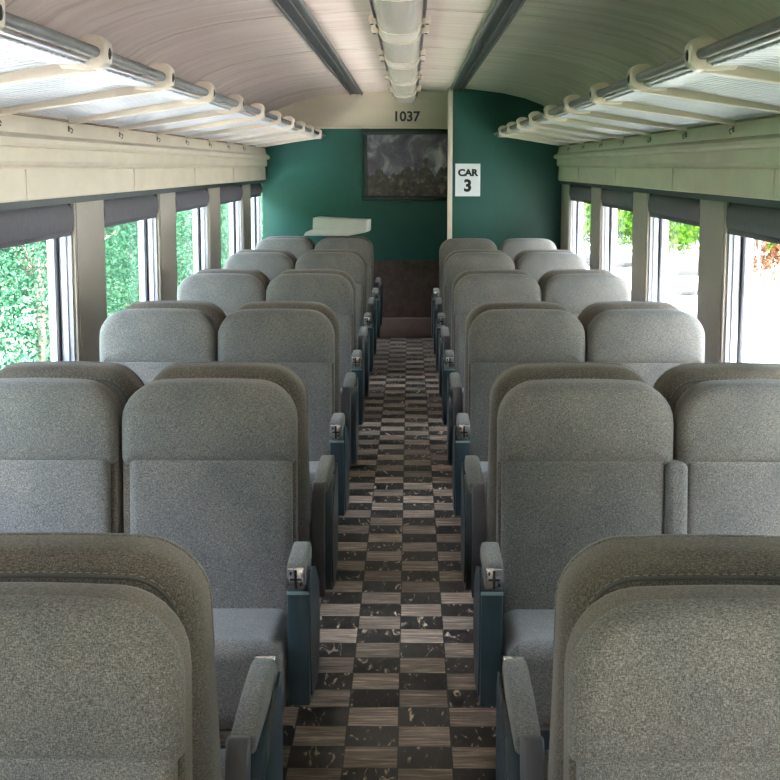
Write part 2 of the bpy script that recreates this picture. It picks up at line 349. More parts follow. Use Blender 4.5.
# ------------------------------------------------------------------ the double seat
# local frame: faces -Y, origin on the floor below the top of the backs, aisle side at low u (u = 0 outer face of aisle arm)
WB = .470
def build_double_seat(name, mir, centre_arm, LEAN):
    """mir=+1: aisle on the -X side; mir=-1: aisle on the +X side"""
    root = thing(name, 'x', 'seat')
    X = lambda u: mir * (u - .545)
    cen = (.062 + WB / 2, .062 + WB + .012 + WB / 2)
    CO = -.008 - LEAN * .74            # y gained per metre of height is LEAN
    for i, u in enumerate(cen):
        x = X(u); inner = mir * (1 if i == 0 else -1)
        if i == 1: inner = -mir
        # rear shell (back-board upholstery)
        bm = bmesh.new()
        pillow(bm, WB, .74, -.050, .075, .050, .100, .03, r0=.006, r1=.055, crown=.010, back_bulge=.012, off=(x, CO, .297), shear=LEAN)
        back = link('backrest', finish(bm, 'backrest_shell', ang=60), 'fabric_back', root)
        # welt cord and stitches on the rear face
        pts = rr_outline(WB, .74, .105, .03, .036, crown=.010)
        rear = [Vector((p[0] + x, .075 - .004 + LEAN * p[1] + CO, p[1] + .297)) for p in pts]
        bm = bmesh.new(); tube(bm, rear, .0035, 6, True)
        link('welt', finish(bm, 'welt'), 'welt', back)
        bm = bmesh.new()
        dense = []
        for a, b in zip(rear, rear[1:] + rear[:1]):
            k = max(1, int((b - a).length / .011))
            for j in range(k): dense.append((a.lerp(b, j / k), a.lerp(b, (j + .55) / k)))
        cc = Vector((x, 0, .67))
        for a, b in dense:
            ina = Vector(((cc.x - a.x), 0, cc.z - a.z)).normalized() * -.006
            tube(bm, [a + ina + Vector((0, .001, 0)), b + ina + Vector((0, .001, 0))], .0008, 4)
        link('stitching', finish(bm, 'stitching', False), 'stitch', back)
        # lower front cushion, a little narrower and set towards the outer side
        bm = bmesh.new()
        ox = -inner * .006
        pillow(bm, WB - .030, .525, -.083, -.005, .022, .02, .02, bulge=.004, off=(x + ox, CO + LEAN * .035, .327), shear=LEAN)
        link('back_cushion', finish(bm, 'back_cushion', ang=60), 'fabric', root)
        # head cushion
        bm = bmesh.new()
        pillow(bm, WB + .003, .215, -.088, -.042, .026, .100, .022, r0=.040, r1=.003, bulge=.008, crown=.010, off=(x, CO + LEAN * .527, .824), shear=LEAN)
        link('headrest', finish(bm, 'headrest', ang=60), 'fabric', root)
        # seat cushion: rolled front lip, falls to the rear
        bm = bmesh.new()
        SH = (LEAN - .13) * .55
        pillow(bm, WB - .004, .52 - SH * .7, -.155, .075, .05, .03, .03, bulge=.012, off=(0, 0, 0))
        for v in bm.verts:               # slab in x-z -> lay down: z(0..h) becomes -y
            cx, cy, cz = v.co
            v.co = Vector((x + cx, -.06 - SH - cz, .355 + cy))
            v.co.z += (-.06 - SH - v.co.y) * .11
        link('seat_cushion', finish(bm, 'seat_cushion', ang=60), 'fabric', root)
    # arms
    AS = .055 if LEAN < .2 else -.045; AR = -.25 if LEAN < .2 else -.21
    def arm(u, side_panel=True, ash=True, nm='armrest'):
        x = X(u)
        def bx(a, b): return sorted((x + mir * a, x + mir * b))
        bm = bmesh.new()
        pts = [(AR - AS, .650), (AR - AS, .612), (-.32, .607), (-.50, .602), (-.548, .602), (-.556, .625), (-.553, .648), (-.535, .662), (-.49, .668), (-.34, .666)]
        a, b = bx(-.023, .024)
        prism(bm, [(p[0] + AS, p[1]) for p in pts], 'x', a, b); bevel_all(bm, .012, 3, 20)
        link(nm, finish(bm, 'arm_pad', ang=50), 'fabric', root)
        # rear upright strap, curved, inboard half
        bm = bmesh.new()
        st = [(-.155, .650), (-.135, .652), (-.105, .62), (-.075, .54), (-.062, .44), (-.070, .34), (-.10, .29), (-.125, .33), (-.118, .42), (-.130, .52), (-.155, .60)]
        a, b = bx(-.014, .026)
        prism(bm, [(p[0] + .150 + AR, p[1]) for p in st], 'x', a, b); bevel_all(bm, .005, 2, 40)
        link('arm_upright', finish(bm, 'arm_upright', ang=50), 'vinyl', root)
        if side_panel:
            bm = bmesh.new()
            sp = [(-.545, .590), (-.545, .30), (-.50, .288), (-.30, .262), (-.23, .285), (-.185, .34), (-.17, .42), (-.18, .48), (-.22, .545), (-.31, .588)]
            a, b = bx(-.030, .023)
            prism(bm, [(p[0] + AS, p[1]) for p in sp], 'x', a, b); bevel_all(bm, .004, 2, 35)
            post = link('side_panel', finish(bm, 'side_panel', ang=35), 'teal_paint', root)
            bm = bmesh.new()       # thin outer plate rising beside the pad
            a, b = bx(-.034, -.029)
            prism(bm, [(p[0] + AS, p[1]) for p in [(-.54, .45), (-.54, .60), (-.515, .640), (-.49, .640), (-.34, .60), (-.20, .52), (-.18, .42), (-.22, .31), (-.3, .275), (-.5, .31)]], 'x', a, b)
            link('outer_plate', finish(bm, 'outer_plate', False), 'teal_paint', root)
            bm = bmesh.new()       # paler teal rim on the top front edge
            a, b = bx(-.031, .024)
            box(bm, a, b, -.5475 + AS, -.543 + AS, .584, .5925, .001, 1)
            link('rim', finish(bm, 'rim'), 'teal_edge', post)
        if ash:
            bm = bmesh.new()
            a, b = bx(-.021, .022)
            box(bm, a, b, -.5660 + AS, -.550 + AS, .604, .656, .004)
            ay = link('ashtray', finish(bm, 'ashtray'), 'chrome', root)
            bm = bmesh.new()
            for q in ((-.003, .003, .606, .652), (-.014, .014, .626, .631), (-.014, -.010, .640, .648), (.010, .014, .612, .620)):
                box(bm, x + q[0], x + q[1], -.5675 + AS, -.565 + AS, q[2], q[3])
            link('latch', finish(bm, 'latch', False), 'black', ay)
    arm(.031)
    arm(1.068, side_panel=False, ash=False)
    if centre_arm:      # folded up between the two backs
        bm = bmesh.new(); u = .062 + WB + .006
        pillow(bm, .060, .44, -.10, -.03, .02, .02, .02, off=(X(u), CO + LEAN * .10, .40), shear=LEAN)
        link('armrest', finish(bm, 'folded_arm', ang=60), 'fabric', root)
    # pedestal frame
    bm = bmesh.new()
    x0, x1 = sorted((X(.10), X(1.05)))
    box(bm, x0, x1, -.50, -.10, .235, .262, .004)
    link('seat_frame', finish(bm, 'seat_frame'), 'steel', root)
    for u in (.17, .90):
        bm = bmesh.new(); x = X(u)
        prism(bm, [(-.50, .0), (-.06, .0), (-.06, .03), (-.22, .05), (-.24, .236), (-.36, .236), (-.38, .05), (-.50, .03)], 'x', x - .02, x + .02)
        bevel_all(bm, .004, 2, 40)
        link('leg', finish(bm, 'pedestal_leg'), 'teal_paint', root)
    return root

def copy_tree(o, parent=None):
    c = o.copy(); COL.objects.link(c)
    if parent is not None: c.parent = parent
    for ch in [k for k in bpy.data.objects if k.parent == o]: copy_tree(ch, c)
    return c

ORD = ['nearest', 'second nearest', 'third nearest', 'fourth nearest', 'fifth nearest', 'farthest']
UR = .178; UL = -.245
XC_R = UR + .545; XC_L = UL - .545
seat_R = build_double_seat('double_seat', 1, True, .09)
seat_L = build_double_seat('double_seat', -1, False, .09)
seat_Rb = build_double_seat('double_seat', -1, True, .27)
seat_Lb = build_double_seat('double_seat', 1, False, .27)
used = set()
protoR2 = None
for n in range(6):
    Ya = 1.936 + 1.985 * n
    Yb = Ya + (.235 if n == 0 else .29)
    for side in ('left', 'right'):
        for facing in ('camera', 'away'):
            if facing == 'camera':
                proto, rz = (seat_R, 0) if side == 'right' else (seat_L, 0)
            else:
                proto, rz = (seat_Rb, PI) if side == 'right' else (seat_Lb, PI)
            if n == 5 and side == 'right' and facing == 'away': continue
            s = proto if id(proto) not in used else copy_tree(proto)
            used.add(id(proto))
            dx = 0
            if n == 0: dx = .004 if side == 'left' else -.024
            if n == 0 and facing == 'away': dx = -.012 if side == 'left' else -.004
            s.location = ((XC_L if side == 'left' else XC_R) + dx, Ya if facing == 'camera' else Yb, 0)
            s.rotation_euler = (0, 0, rz + random.uniform(-.006, .006))
            q = 'front and headrests turned to the viewer' if facing == 'camera' else 'back-to-back behind it, facing away'
            if facing == 'camera':
                lab = 'grey tweed double seat facing the viewer, %s of six %s of the aisle' % (ORD[n].replace(' nearest', '-nearest'), side)
            else:
                lab = 'grey tweed double seat facing away, in the %s back-to-back pair %s of aisle' % (ORD[n].replace(' nearest', '-nearest'), side)
            tag(s, lab, 'seat', 'double seats %s of the aisle' % side)

# ------------------------------------------------------------------ car shell
XL, XR = -1.41, 1.36
Y0, Y1 = -2.7, 13.97
TH = .12
PERIOD = 2.065
SILL, HEAD = .74, 1.50
def wall(side):
    s = -1 if side == 'left' else 1
    X0 = XL if side == 'left' else XR
    cen0 = 6.41 if side == 'left' else 6.58
    half = .30 if side == 'left' else .285
    a, b = sorted((X0, X0 + s * TH))
    bm = bmesh.new()
    box(bm, a, b, Y0, Y1, 0, SILL)
    box(bm, a, b, Y0, Y1, HEAD, 2.05)
    link('wall_' + side, finish(bm, 'wall_' + side, False), 'cream'); structure(bpy.data.objects['wall_' + side])
    # piers
    ks = [k for k in range(-4, 5)]
    piers = []
    for k in ks:
        c = cen0 + PERIOD * k
        p0, p1 = c - half, min(c + half, Y1)
        if p0 > Y1 - .05: continue
        piers.append((p0, p1))
    bm = bmesh.new()
    for p0, p1 in piers: box(bm, a, b, p0, p1, SILL, HEAD)
    box(bm, a, b, Y0, piers[0][0] - 1.38, SILL, HEAD)
    if side == 'right' or (Y1 - piers[-1][1] > .02 and Y1 - piers[-1][1] < .5): box(bm, a, b, piers[-1][1], Y1, SILL, HEAD)
    o = link('wall_%s_piers' % side, finish(bm, 'piers', False), 'pier'); structure(o)
    # thin face plates on the piers, a bright metal edge strip on each far/near edge
    xf = X0 - s * .000
    for j, (p0, p1) in enumerate(piers):
        bm = bmesh.new()
        a2, b2 = sorted((X0 + s * .001, xf - s * .005))
        box(bm, a2, b2, p0 + .03, p1 - .03, SILL, HEAD - .022, .003)
        o = link('trim_%s_pier' % side, finish(bm, 'pier_plate'), 'pier'); structure(o)
    # long trims : sill cap, dark strip over the windows
    a3, b3 = sorted((X0 + s * .02, X0 - s * .03))
    structure(link('trim_%s_sill' % side, boxme('sill', a3, b3, Y0, Y1, SILL - .02, SILL + .012, bev=.004), 'alum'))
    a3, b3 = sorted((X0 + s * .03, X0 - s * .018))
    structure(link('trim_%s_header_strip' % side, boxme('strip', a3, b3, Y0, Y1, HEAD - .028, HEAD - .001), 'darktrim'))
    # upper panelling: profile extruded along the car
    Yend = 13.15 if side == 'right' else Y1
    prof = [(0, 1.500), (.030, 1.500), (.034, 1.504), (.030, 1.610), (.026, 1.616), (.030, 1.622), (.040, 1.626), (.048, 1.640), (.046, 1.688), (.068, 1.692), (.076, 1.704), (.074, 1.720), (.060, 1.732), (.044, 1.738), (.030, 1.79), (.004, 1.835), (0, 1.84)]
    bm = bmesh.new()
    prism(bm, [(X0 - s * p, z) for p, z in prof], 'y', Y0, Yend)
    structure(link('trim_%s_panelling' % side, finish(bm, 'panelling', True, 25), 'cream'))
    # panel joints (raised cover strips)
    bm = bmesh.new()
    y = (5.24 if side == 'left' else 5.36) - PERIOD * 3
    while y < Yend:
        a4, b4 = sorted((X0 - s * .030, X0 - s * .037)); box(bm, a4, b4, y - .006, y + .006, 1.502, 1.612, .001, 1)
        y += PERIOD
    structure(link('trim_%s_joint' % side, finish(bm, 'joint'), 'rackcream'))
    # openings
    idx = 0
    for (p0, p1), (q0, q1) in zip(piers, piers[1:] + [(None, None)]):
        if q0 is None:
            if Y1 - p1 < .5: break
            q0 = Y1
        w0, w1 = p1, q0
        if w0 > Yend - .1: break
        idx += 1
        win = bpy.data.objects.new('window_%d' % (idx + (0 if side == 'left' else 20)), None); COL.objects.link(win)
        structure(win)
        def fr(name, mat, xa, xb, t, z0=SILL, z1=HEAD, bev=.002):
            bm = bmesh.new(); A, B = sorted((X0 + s * xa, X0 + s * xb))
            box(bm, A, B, w0 + t[0], w0 + t[1], z0, z1, bev); box(bm, A, B, w1 - t[1], w1 - t[0], z0, z1, bev)
            box(bm, A, B, w0 + t[0], w1 - t[0], z0, z0 + (t[1] - t[0]), bev); box(bm, A, B, w0 + t[0], w1 - t[0], z1 - (t[1] - t[0]), z1, bev)
            return link(name, finish(bm, name), mat, win)
        fr('frame', 'alum', .012, .085, (0, .022))
        fr('stop', 'alum', .030, .060, (.022, .040))
        fr('gasket', 'gasket', .062, .074, (.022, .072))
        fr('sash', 'alum', .074, .105, (.022, .052))
        bm = bmesh.new(); A, B = sorted((X0 + s * .088, X0 + s * .092)); box(bm, A, B, w0 + .05, w1 - .05, SILL + .03, HEAD - .02)
        link('pane', finish(bm, 'pane', False), 'glass', win)
        # blind
        drop = [.125, .13, .128, .122, .13, .126, .12, .125, .12][idx % 9]
        where = 'left' if side == 'left' else 'right'
        bl = thing('window_blind', 'grey', 'blind', (X0 + s * .02, (w0 + w1) / 2, HEAD - .03), 0, 'rolled window blinds')
        hw = (w1 - w0) / 2 - .012
        zb = -drop
        pr = [(.0, .0), (-.012, -.01), (-.022, -.035), (-.024, -.07), (-.018, zb + .022), (-.006, zb + .014), (.006, zb + .014), (.004, -.07), (.004, .0)]
        bm = bmesh.new(); prism(bm, [(-s * -p[0], p[1]) for p in pr], 'y', -hw, hw)
        link('cloth', finish(bm, 'blind_cloth', True, 50), 'blind', bl)
        bm = bmesh.new(); box(bm, -.014, .010, -hw, hw, zb - .004, zb + .020, .004)
        link('hem_bar', finish(bm, 'hem_bar'), 'blind', bl)
        bm = bmesh.new()
        for yy in (-hw + .02, hw - .02): box(bm, -.016, .016, yy - .012, yy + .012, -.03, .028, .003)
        link('bracket', finish(bm, 'blind_bracket'), 'black', bl)
        bl['_w'] = (w0 + w1) / 2; bl['_s'] = side
    return piers
wall('left'); wall('right')
bl = [o for o in bpy.data.objects if o.name.startswith('window_blind')]
for side in ('left', 'right'):
    L_ = sorted([o for o in bl if o['_s'] == side], key=lambda o: o['_w'])
    vis = [o for o in L_ if o['_w'] > 4.5]; hid = [o for o in L_ if o['_w'] <= 4.5]
    for i, o in enumerate(vis):
        o['label'] = 'grey cloth window blind rolled high, %s in view along the %s wall' % (['nearest', 'second', 'third', 'fourth', 'fifth', 'sixth'][i], side)
    for i, o in enumerate(hid):
        o['label'] = 'grey cloth window blind on the %s wall beside the camera, window %s back' % (side, ['four', 'three', 'two', 'one'][-len(hid):][i])
for o in bl: del o['_w']; del o['_s']

# floor
structure(link('floor', boxme('floor', XL, XR, Y0, Y1, -.06, 0), 'floor'))
# ceiling profile
def ceil_z(x):
    u = abs(x + .025); W = 1.385
    pts = [(0, 2.335), (.42, 2.312), (.60, 2.300), (.85, 2.268), (1.05, 2.222), (1.20, 2.165), (1.30, 2.10), (1.36, 2.04), (1.386, 1.97), (1.45, 1.94)]
    for (a, za), (b, zb) in zip(pts, pts[1:]):
        if u <= b: return za + (zb - za) * (u - a) / (b - a)
    return 1.94
xs = [-.025 + t for t in [-1.386, -1.36, -1.33, -1.30, -1.25, -1.2, -1.12, -1.05, -.95, -.85, -.72, -.6, -.42, -.2, 0, .2, .42, .6, .72, .85, .95, 1.05, 1.12, 1.2, 1.25, 1.30, 1.33, 1.36, 1.386]]
bm = bmesh.new()
low = [(x, ceil_z(x)) for x in xs]
prism(bm, low + [(XR + .15, 1.95), (XR + .15, 2.45), (XL - .15, 2.45), (XL - .15, 1.95)], 'y', Y0, Y1 + .15)
structure(link('ceiling', finish(bm, 'ceiling', True, 30), 'ceiling'))
# transverse cover strips
for k, y in enumerate([.62, 2.68, 4.74, 6.80, 8.86, 10.72, 12.5]):
    bm = bmesh.new(); pts = []
    xs2 = [x for x in xs if -1.40 < x < 1.345]
    pts = [(x, ceil_z(x) - .003) for x in xs2] + [(x, ceil_z(x) + .004) for x in xs2[::-1]]
    prism(bm, pts, 'y', y - .011, y + .011)
    structure(link('trim_ceiling_%d' % (k + 1), finish(bm, 'ceiling_strip', True, 30), 'rackcream'))
# long air-slot strips
M['slot'] = plain('grey_slot_metal', (.04, .038, .042), .4, .3, var=.25, scale=(10, 2, 10))
for nm, xc in (('left', -.505), ('right', .415)):
    z = ceil_z(xc)
    bm = bmesh.new(); box(bm, xc - .048, xc + .048, Y0, 13.9, z - .010, z + .02)
    structure(link('trim_slot_%s' % nm, finish(bm, 'slot', False), 'slot'))
    bm = bmesh.new()
    box(bm, xc - .058, xc - .046, Y0, 13.9, z - .020, z + .02, .002); box(bm, xc + .046, xc + .058, Y0, 13.9, z - .020, z + .02, .002)
    box(bm, xc + .006, xc + .012, Y0, 13.9, z - .018, z - .01)
    structure(link('trim_slot_edge_%s' % nm, finish(bm, 'slot_edge', False), 'rod'))

# end walls
bm = bmesh.new(); prism(bm, [(XL, 0), (XR, 0), (XR, 2.0)] + [(x, ceil_z(x) + .05) for x in xs[::-1]] + [(XL, 2.0)], 'y', Y1, Y1 + .12)
structure(link('wall_front', finish(bm, 'wall_front', False), 'teal_wall'))
bm = bmesh.new(); prism(bm, [(XL, 0), (XR, 0), (XR, 2.0)] + [(x, ceil_z(x) + .05) for x in xs[::-1]] + [(XL, 2.0)], 'y', Y0 - .12, Y0)
structure(link('wall_back', finish(bm, 'wall_back', False), 'cream'))
# nearer partition on the right
YP = 13.15
bm = bmesh.new(); pr = [(x, ceil_z(x) + .03) for x in xs if x > .37]
prism(bm, [(.375, 0), (XR, 0), (XR, 2.0)] + pr[::-1] + [(.375, ceil_z(.375) + .03)], 'y', YP, Y1 + .01)
structure(link('wall_partition', finish(bm, 'wall_partition', False), 'teal_wall'))
structure(link('trim_partition', boxme('trim_partition', .338, .380, YP - .012, YP + .05, 0, ceil_z(.36) + .01, bev=.003), 'rackcream'))
# cream header over the passage wall
bm = bmesh.new(); pr = [(x, ceil_z(x) + .02) for x in xs if x < .34]
prism(bm, [(XL + .001, 1.995), (.374, 1.975), (.374, ceil_z(.37) + .02)] + pr[::-1] + [(XL + .001, 2.0)], 'y', Y1 - .06, Y1 + .01)
structure(link('wall_header', finish(bm, 'wall_header', False), 'cream'))
structure(link('trim_header', boxme('trim_header', XL + .05, .374, Y1 - .075, Y1 - .05, 1.978, 1.996, bev=.003), 'rackcream'))
# kick panel and skirting
structure(link('baseboard_panel', boxme('kick', XL, .375, Y1 - .03, Y1, .17, .735, bev=.004), 'brown'))
structure(link('baseboard_front', boxme('skirt', XL, .375, Y1 - .16, Y1, 0, .185, bev=.012), 'brownledge'))

# car number
def text(name, s, size, mat, loc, parent=None, bold=.0, rot=(PI / 2, 0, 0), sx=1):
    cu = bpy.data.curves.new(name, 'FONT'); cu.body = s; cu.size = size; cu.align_x = 'CENTER'; cu.align_y = 'CENTER'
    cu.extrude = .0015; cu.offset = bold; cu.resolution_u = 4
    o = bpy.data.objects.new(name, cu); COL.objects.link(o); cu.materials.append(M[mat])
    o.location = loc; o.rotation_euler = rot; o.scale = (sx, 1, 1)
    bpy.context.view_layer.update()
    me = bpy.data.meshes.new_from_object(o); me.materials.clear(); me.materials.append(M[mat])
    q = bpy.data.objects.new(name, me); COL.objects.link(q); q.location = loc; q.rotation_euler = rot; q.scale = (sx, 1, 1)
    bpy.data.objects.remove(o)
    if parent: q.parent = parent
    return q
t = text('car_number', '1037', .128, 'ink', (-.035, Y1 - .0625, 2.087), bold=.0035)
tag(t, 'black number 1037 painted on the cream header above the passage', 'number')
# paper sign
sg = thing('paper_sign', 'white paper sign reading CAR 3 taped to the green partition', 'sign', (.518, YP - .003, 1.505))
link('sheet', boxme('sheet', -.112, .112, -.002, .0015, -.145, .145), 'paper', sg)
text('lettering', 'CAR', .082, 'ink', (.0, -.004, .062), sg, bold=.004, sx=1.08)
text('lettering', '3', .145, 'ink', (.0, -.004, -.055), sg, bold=.006)
# framed picture
pc = thing('framed_picture', 'dark framed cloudy landscape picture hanging over the passage', 'picture', (-.022, Y1 - .002, 1.635))
bm = bmesh.new(); w, h, f = .430, .335, .048
for a in ((-w, w, h - f, h), (-w, w, -h, -h + f), (-w, -w + f, -h + f, h - f), (w - f, w, -h + f, h - f)):
    box(bm, a[0], a[1], -.045, .0, a[2], a[3], .008)
link('picture_frame', finish(bm, 'picture_frame'), 'frame', pc)
link('print', boxme('print', -w + f - .005, w - f + .005, -.02, -.008, -h + f - .005, h - f + .005), 'picture', pc)

# white board box lying on the far left seat backs
wb = thing('white_box', 'flattened white cardboard box lying on top of the farthest left seats', 'box', (-.60, 12.14, 1.058), math.radians(-5))
bm = bmesh.new(); box(bm, -.20, .25, -.10, .22, .045, .14, .006)
bmesh.ops.rotate(bm, verts=bm.verts, cent=(0, 0, 0), matrix=Matrix.Rotation(math.radians(2.5), 3, 'Y'))
link('carton', finish(bm, 'carton'), 'card', wb)
bm = bmesh.new(); prism(bm, [(-.27, .0), (.10, .0), (.25, .03), (.25, .045), (-.20, .05), (-.25, .03)], 'y', -.13, .18); bevel_all(bm, .004)
link('flap', finish(bm, 'flap'), 'card', wb)

# ------------------------------------------------------------------ luggage racks
def rack(side):
    s = -1 if side == 'left' else 1
    X0 = XL if side == 'left' else XR
    xr = -.81 if side == 'left' else .76
    yb = 3.84 if side == 'left' else 3.92
    per = 1.015 if side == 'left' else 1.03
    yend = 13.9 if side == 'left' else 13.12
    root = thing('luggage_rack', 'long overhead luggage rack of ribbed metal and beige arms on the %s wall' % side, 'luggage rack', (0, 0, 0), 0, 'overhead luggage racks')
    zr = 1.912; zw = 1.812; xw = X0 - s * .05
    ys = []
    y = yb - per * 6
    while y < yend - .02:
        if y > Y0 + .1: ys.append(y)
        y += per
    bm = bmesh.new(); cyl(bm, (xr, Y0 + .02, zr), (xr, yend, zr), .0145, 16)
    link('rod', finish(bm, 'rack_rod'), 'rod', root)
    bm = bmesh.new(); a, b = sorted((xr + s * .014, xr + s * .030)); box(bm, a, b, Y0 + .02, yend, zr - .023, zr - .018, .001)
    link('front_rail', finish(bm, 'front_rail'), 'alum', root)
    bm = bmesh.new(); a, b = sorted((xw - s * .0, xw + s * .05)); box(bm, a, b, Y0 + .02, yend, zw - .012, zw + .03, .003)
    link('wall_rail', finish(bm, 'wall_rail'), 'gap_shade', root)  # brown strip painted as the shadow gap where rack meets wall
    d = (xw - xr) ; sl = (zw - zr) / abs(d)
    for y in ys:
        # arm: tapering beam from bracket to wall
        bm = bmesh.new()
        pts = [(xr + s * .01, zr - .045), (xw, zw - .024), (xw, zw + .02), (xr + s * .01, zr + .0)]
        prism(bm, pts, 'y', y - .030, y + .030); bevel_all(bm, .005)
        link('arm', finish(bm, 'rack_arm'), 'rackcream', root)
        # cast bracket head gripping the rod
        bm = bmesh.new()
        hd = [(-.030, -.026), (-.012, -.040), (.03, -.044), (.095, -.040), (.095, -.016), (.060, .006), (.045, .034), (.024, .046), (-.012, .044), (-.032, .024)]
        prism(bm, [(xr + s * p[0], zr + p[1]) for p in hd], 'y', y - .040, y + .040); bevel_all(bm, .009, 3, 25)
        br = link('bracket', finish(bm, 'rack_bracket', ang=50), 'rackcream', root)
        bm = bmesh.new(); cyl(bm, (xr - s * .0325, y - .004, zr - .002), (xr - s * .029, y - .004, zr - .002), .015, 14)
        rg = link('bolt', finish(bm, 'bolt_recess'), 'black', br)
        bm = bmesh.new(); cyl(bm, (xr - s * .036, y - .004, zr - .002), (xr - s * .032, y - .004, zr - .002), .007, 6)
        link('screw', finish(bm, 'screw'), 'rod', br)
    # ribbed shelves between the arms
    edges = [Y0 + .03] + ys + [yend]
    for ya, yb2 in zip(edges, edges[1:]):
        a, b = ya + .030, yb2 - .030
        if b - a < .1: continue
        bm = bmesh.new()
        nrib = max(3, round((b - a) / .058)); w = (b - a) / nrib
        x1 = xr + s * .115; z1 = zr - .024; x2 = xw; z2 = zw + .002
        # corrugated sheet: cross-section along y, swept from front to wall
        sec = []
        for k in range(nrib):
            y0_ = a + k * w
            sec += [(y0_, .006), (y0_ + w * .22, .006), (y0_ + w * .32, -.008), (y0_ + w * .90, -.008)]
        sec.append((b, .006))
        top = []
        F_ = [bm.verts.new((x1, y, z1 + dz)) for y, dz in sec]; B_ = [bm.verts.new((x2, y, z2 + dz)) for y, dz in sec]
        F2 = [bm.verts.new((x1, y, z1 + dz + .006)) for y, dz in sec]; B2 = [bm.verts.new((x2, y, z2 + dz + .006)) for y, dz in sec]
        for i in range(len(sec) - 1):
            bm.faces.new((F_[i], F_[i + 1], B_[i + 1], B_[i])); bm.faces.new((F2[i + 1], F2[i], B2[i], B2[i + 1]))
            bm.faces.new((F_[i + 1], F_[i], F2[i], F2[i + 1])); bm.faces.new((B_[i], B_[i + 1], B2[i + 1], B2[i]))
        # rounded tongues hooking up onto the front rail
        for k in range(nrib):
            yc = a + (k + .61) * w
            xa, xb = sorted((xr + s * .026, x1 + s * .004))
            box(bm, xa, xb, yc - w * .27, yc + w * .27, z1 - .008, z1 - .002, .002)
        link('shelf', finish(bm, 'ribbed_shelf', False), 'shelf', root)
    return root
rack('left'); rack('right')

# coat hooks
def hook():   # about 3 cm tall
    r = thing('coat_hook', 'x', 'hook')
    bm = bmesh.new(); box(bm, -.001, .004, -.007, .007, -.012, .012, .002); link('plate', finish(bm, 'hook_plate'), 'rod', r)
    bm = bmesh.new(); tube(bm, [(.003, 0, .003), (.012, 0, .001), (.017, 0, -.006), (.015, 0, -.015), (.009, 0, -.018)], .0026, 6)
    link('prong', finish(bm, 'hook_prong'), 'rod', r); return r
hk = hook(); first = True
for side, X0, s, ya in (('left', XL, 1, 4.86), ('right', XR, -1, 5.0)):
    for k in range(8):
        y = ya + 1.03 * k
        if side == 'right' and y > 12.6: continue
        h = hk if first else copy_tree(hk); first = False
        h.location = (X0 + s * .040, y, 1.772); h.rotation_euler = (0, 0, 0 if s > 0 else PI)
        tag(h, 'small metal coat hook under the %s luggage rack, %s from the camera' % (side, ['first', 'second', 'third', 'fourth', 'fifth', 'sixth', 'seventh', 'eighth'][k]), 'hook', 'coat hooks under the racks')

# ------------------------------------------------------------------ ceiling lamps
def lamp():
    r = thing('ceiling_light', 'x', 'ceiling light')
    Ls = 1.82; Lc = .48
    bm = bmesh.new(); box(bm, -.085, .085, 0, Ls, .075, .125, .004)
    link('housing', finish(bm, 'lamp_housing'), 'conduit', r)
    for sx in (-1, 1):
        bm = bmesh.new(); a, b = sorted((sx * .100, sx * .116)); box(bm, a, b, 0, Ls, .062, .10, .003)
        link('rail', finish(bm, 'lamp_rail'), 'slot', r)
    for sx in (-1, 1):
        bm = bmesh.new(); cyl(bm, (sx * .046, Lc + .03, .045), (sx * .046, Ls - .03, .045), .019, 14)
        link('tube', finish(bm, 'lamp_tube'), 'tube', r)
    sec = [(-.104, .078), (-.098, .040), (-.078, .008), (-.050, -.006), (0, -.010), (.050, -.006), (.078, .008), (.098, .040), (.104, .078)]
    inn = [(x * .965, z + .004) for x, z in sec][::-1]
    bm = bmesh.new(); prism(bm, sec + inn, 'y', Lc, Ls - .012)
    link('lens', finish(bm, 'lamp_lens', True, 25), 'lens', r)
    bm = bmesh.new()
    cap = [(x * .98, z + .004) for x, z in sec]
    prism(bm, cap + [(.100, .10), (-.100, .10)], 'y', .012, Lc - .012)
    link('ballast_cover', finish(bm, 'ballast_cover', True, 35), 'lampcover', r)
    for ya in (0, Lc - .012):
        bm = bmesh.new(); cp = [(x * 1.04, z - .004) for x, z in sec]
        prism(bm, cp + [(.104, .09), (-.104, .09)], 'y', ya, ya + .012)
        link('end_cap', finish(bm, 'end_cap', True, 35), 'rackcream', r)
    for yy in (.03, Lc + .01):
        for sx in (-1, 1):
            bm = bmesh.new(); a, b = sorted((sx * .104, sx * .138)); box(bm, a, b, yy - .035, yy + .035, .040, .075, .006)
            c = link('clip', finish(bm, 'lamp_clip'), 'rackcream', r)
            bm = bmesh.new(); cyl(bm, (sx * .124, yy - .0, .041), (sx * .124, yy, .036), .008, 8)
            link('clip_screw', finish(bm, 'clip_screw'), 'black', c)
    return r
M['lampcover'] = plain('pinkish_lamp_cover', (.62, .54, .50), .3, var=.05)
lp = lamp(); first = True
names = ['nearest visible', 'second', 'third', 'fourth', 'farthest']
starts = [6.63 + 1.82 * k for k in range(-5, 4)]
for i, y in enumerate(starts):
    if y < Y0 + .1 or y + 1.82 > 13.93: continue
    l = lp if first else copy_tree(lp); first = False
    l.location = (-.048, y, 2.213)
    k = i - 4
    lab = ('ribbed ceiling light fixture on the centre line, %s from the camera' % ['first', 'second', 'third', 'fourth', 'fifth', 'sixth'][k]) if k >= 0 else \
        'ribbed ceiling light fixture above and behind the camera, %s back' % ['first', 'second', 'third', 'fourth'][-k - 1]
    tag(l, lab, 'ceiling light', 'row of ceiling lights')

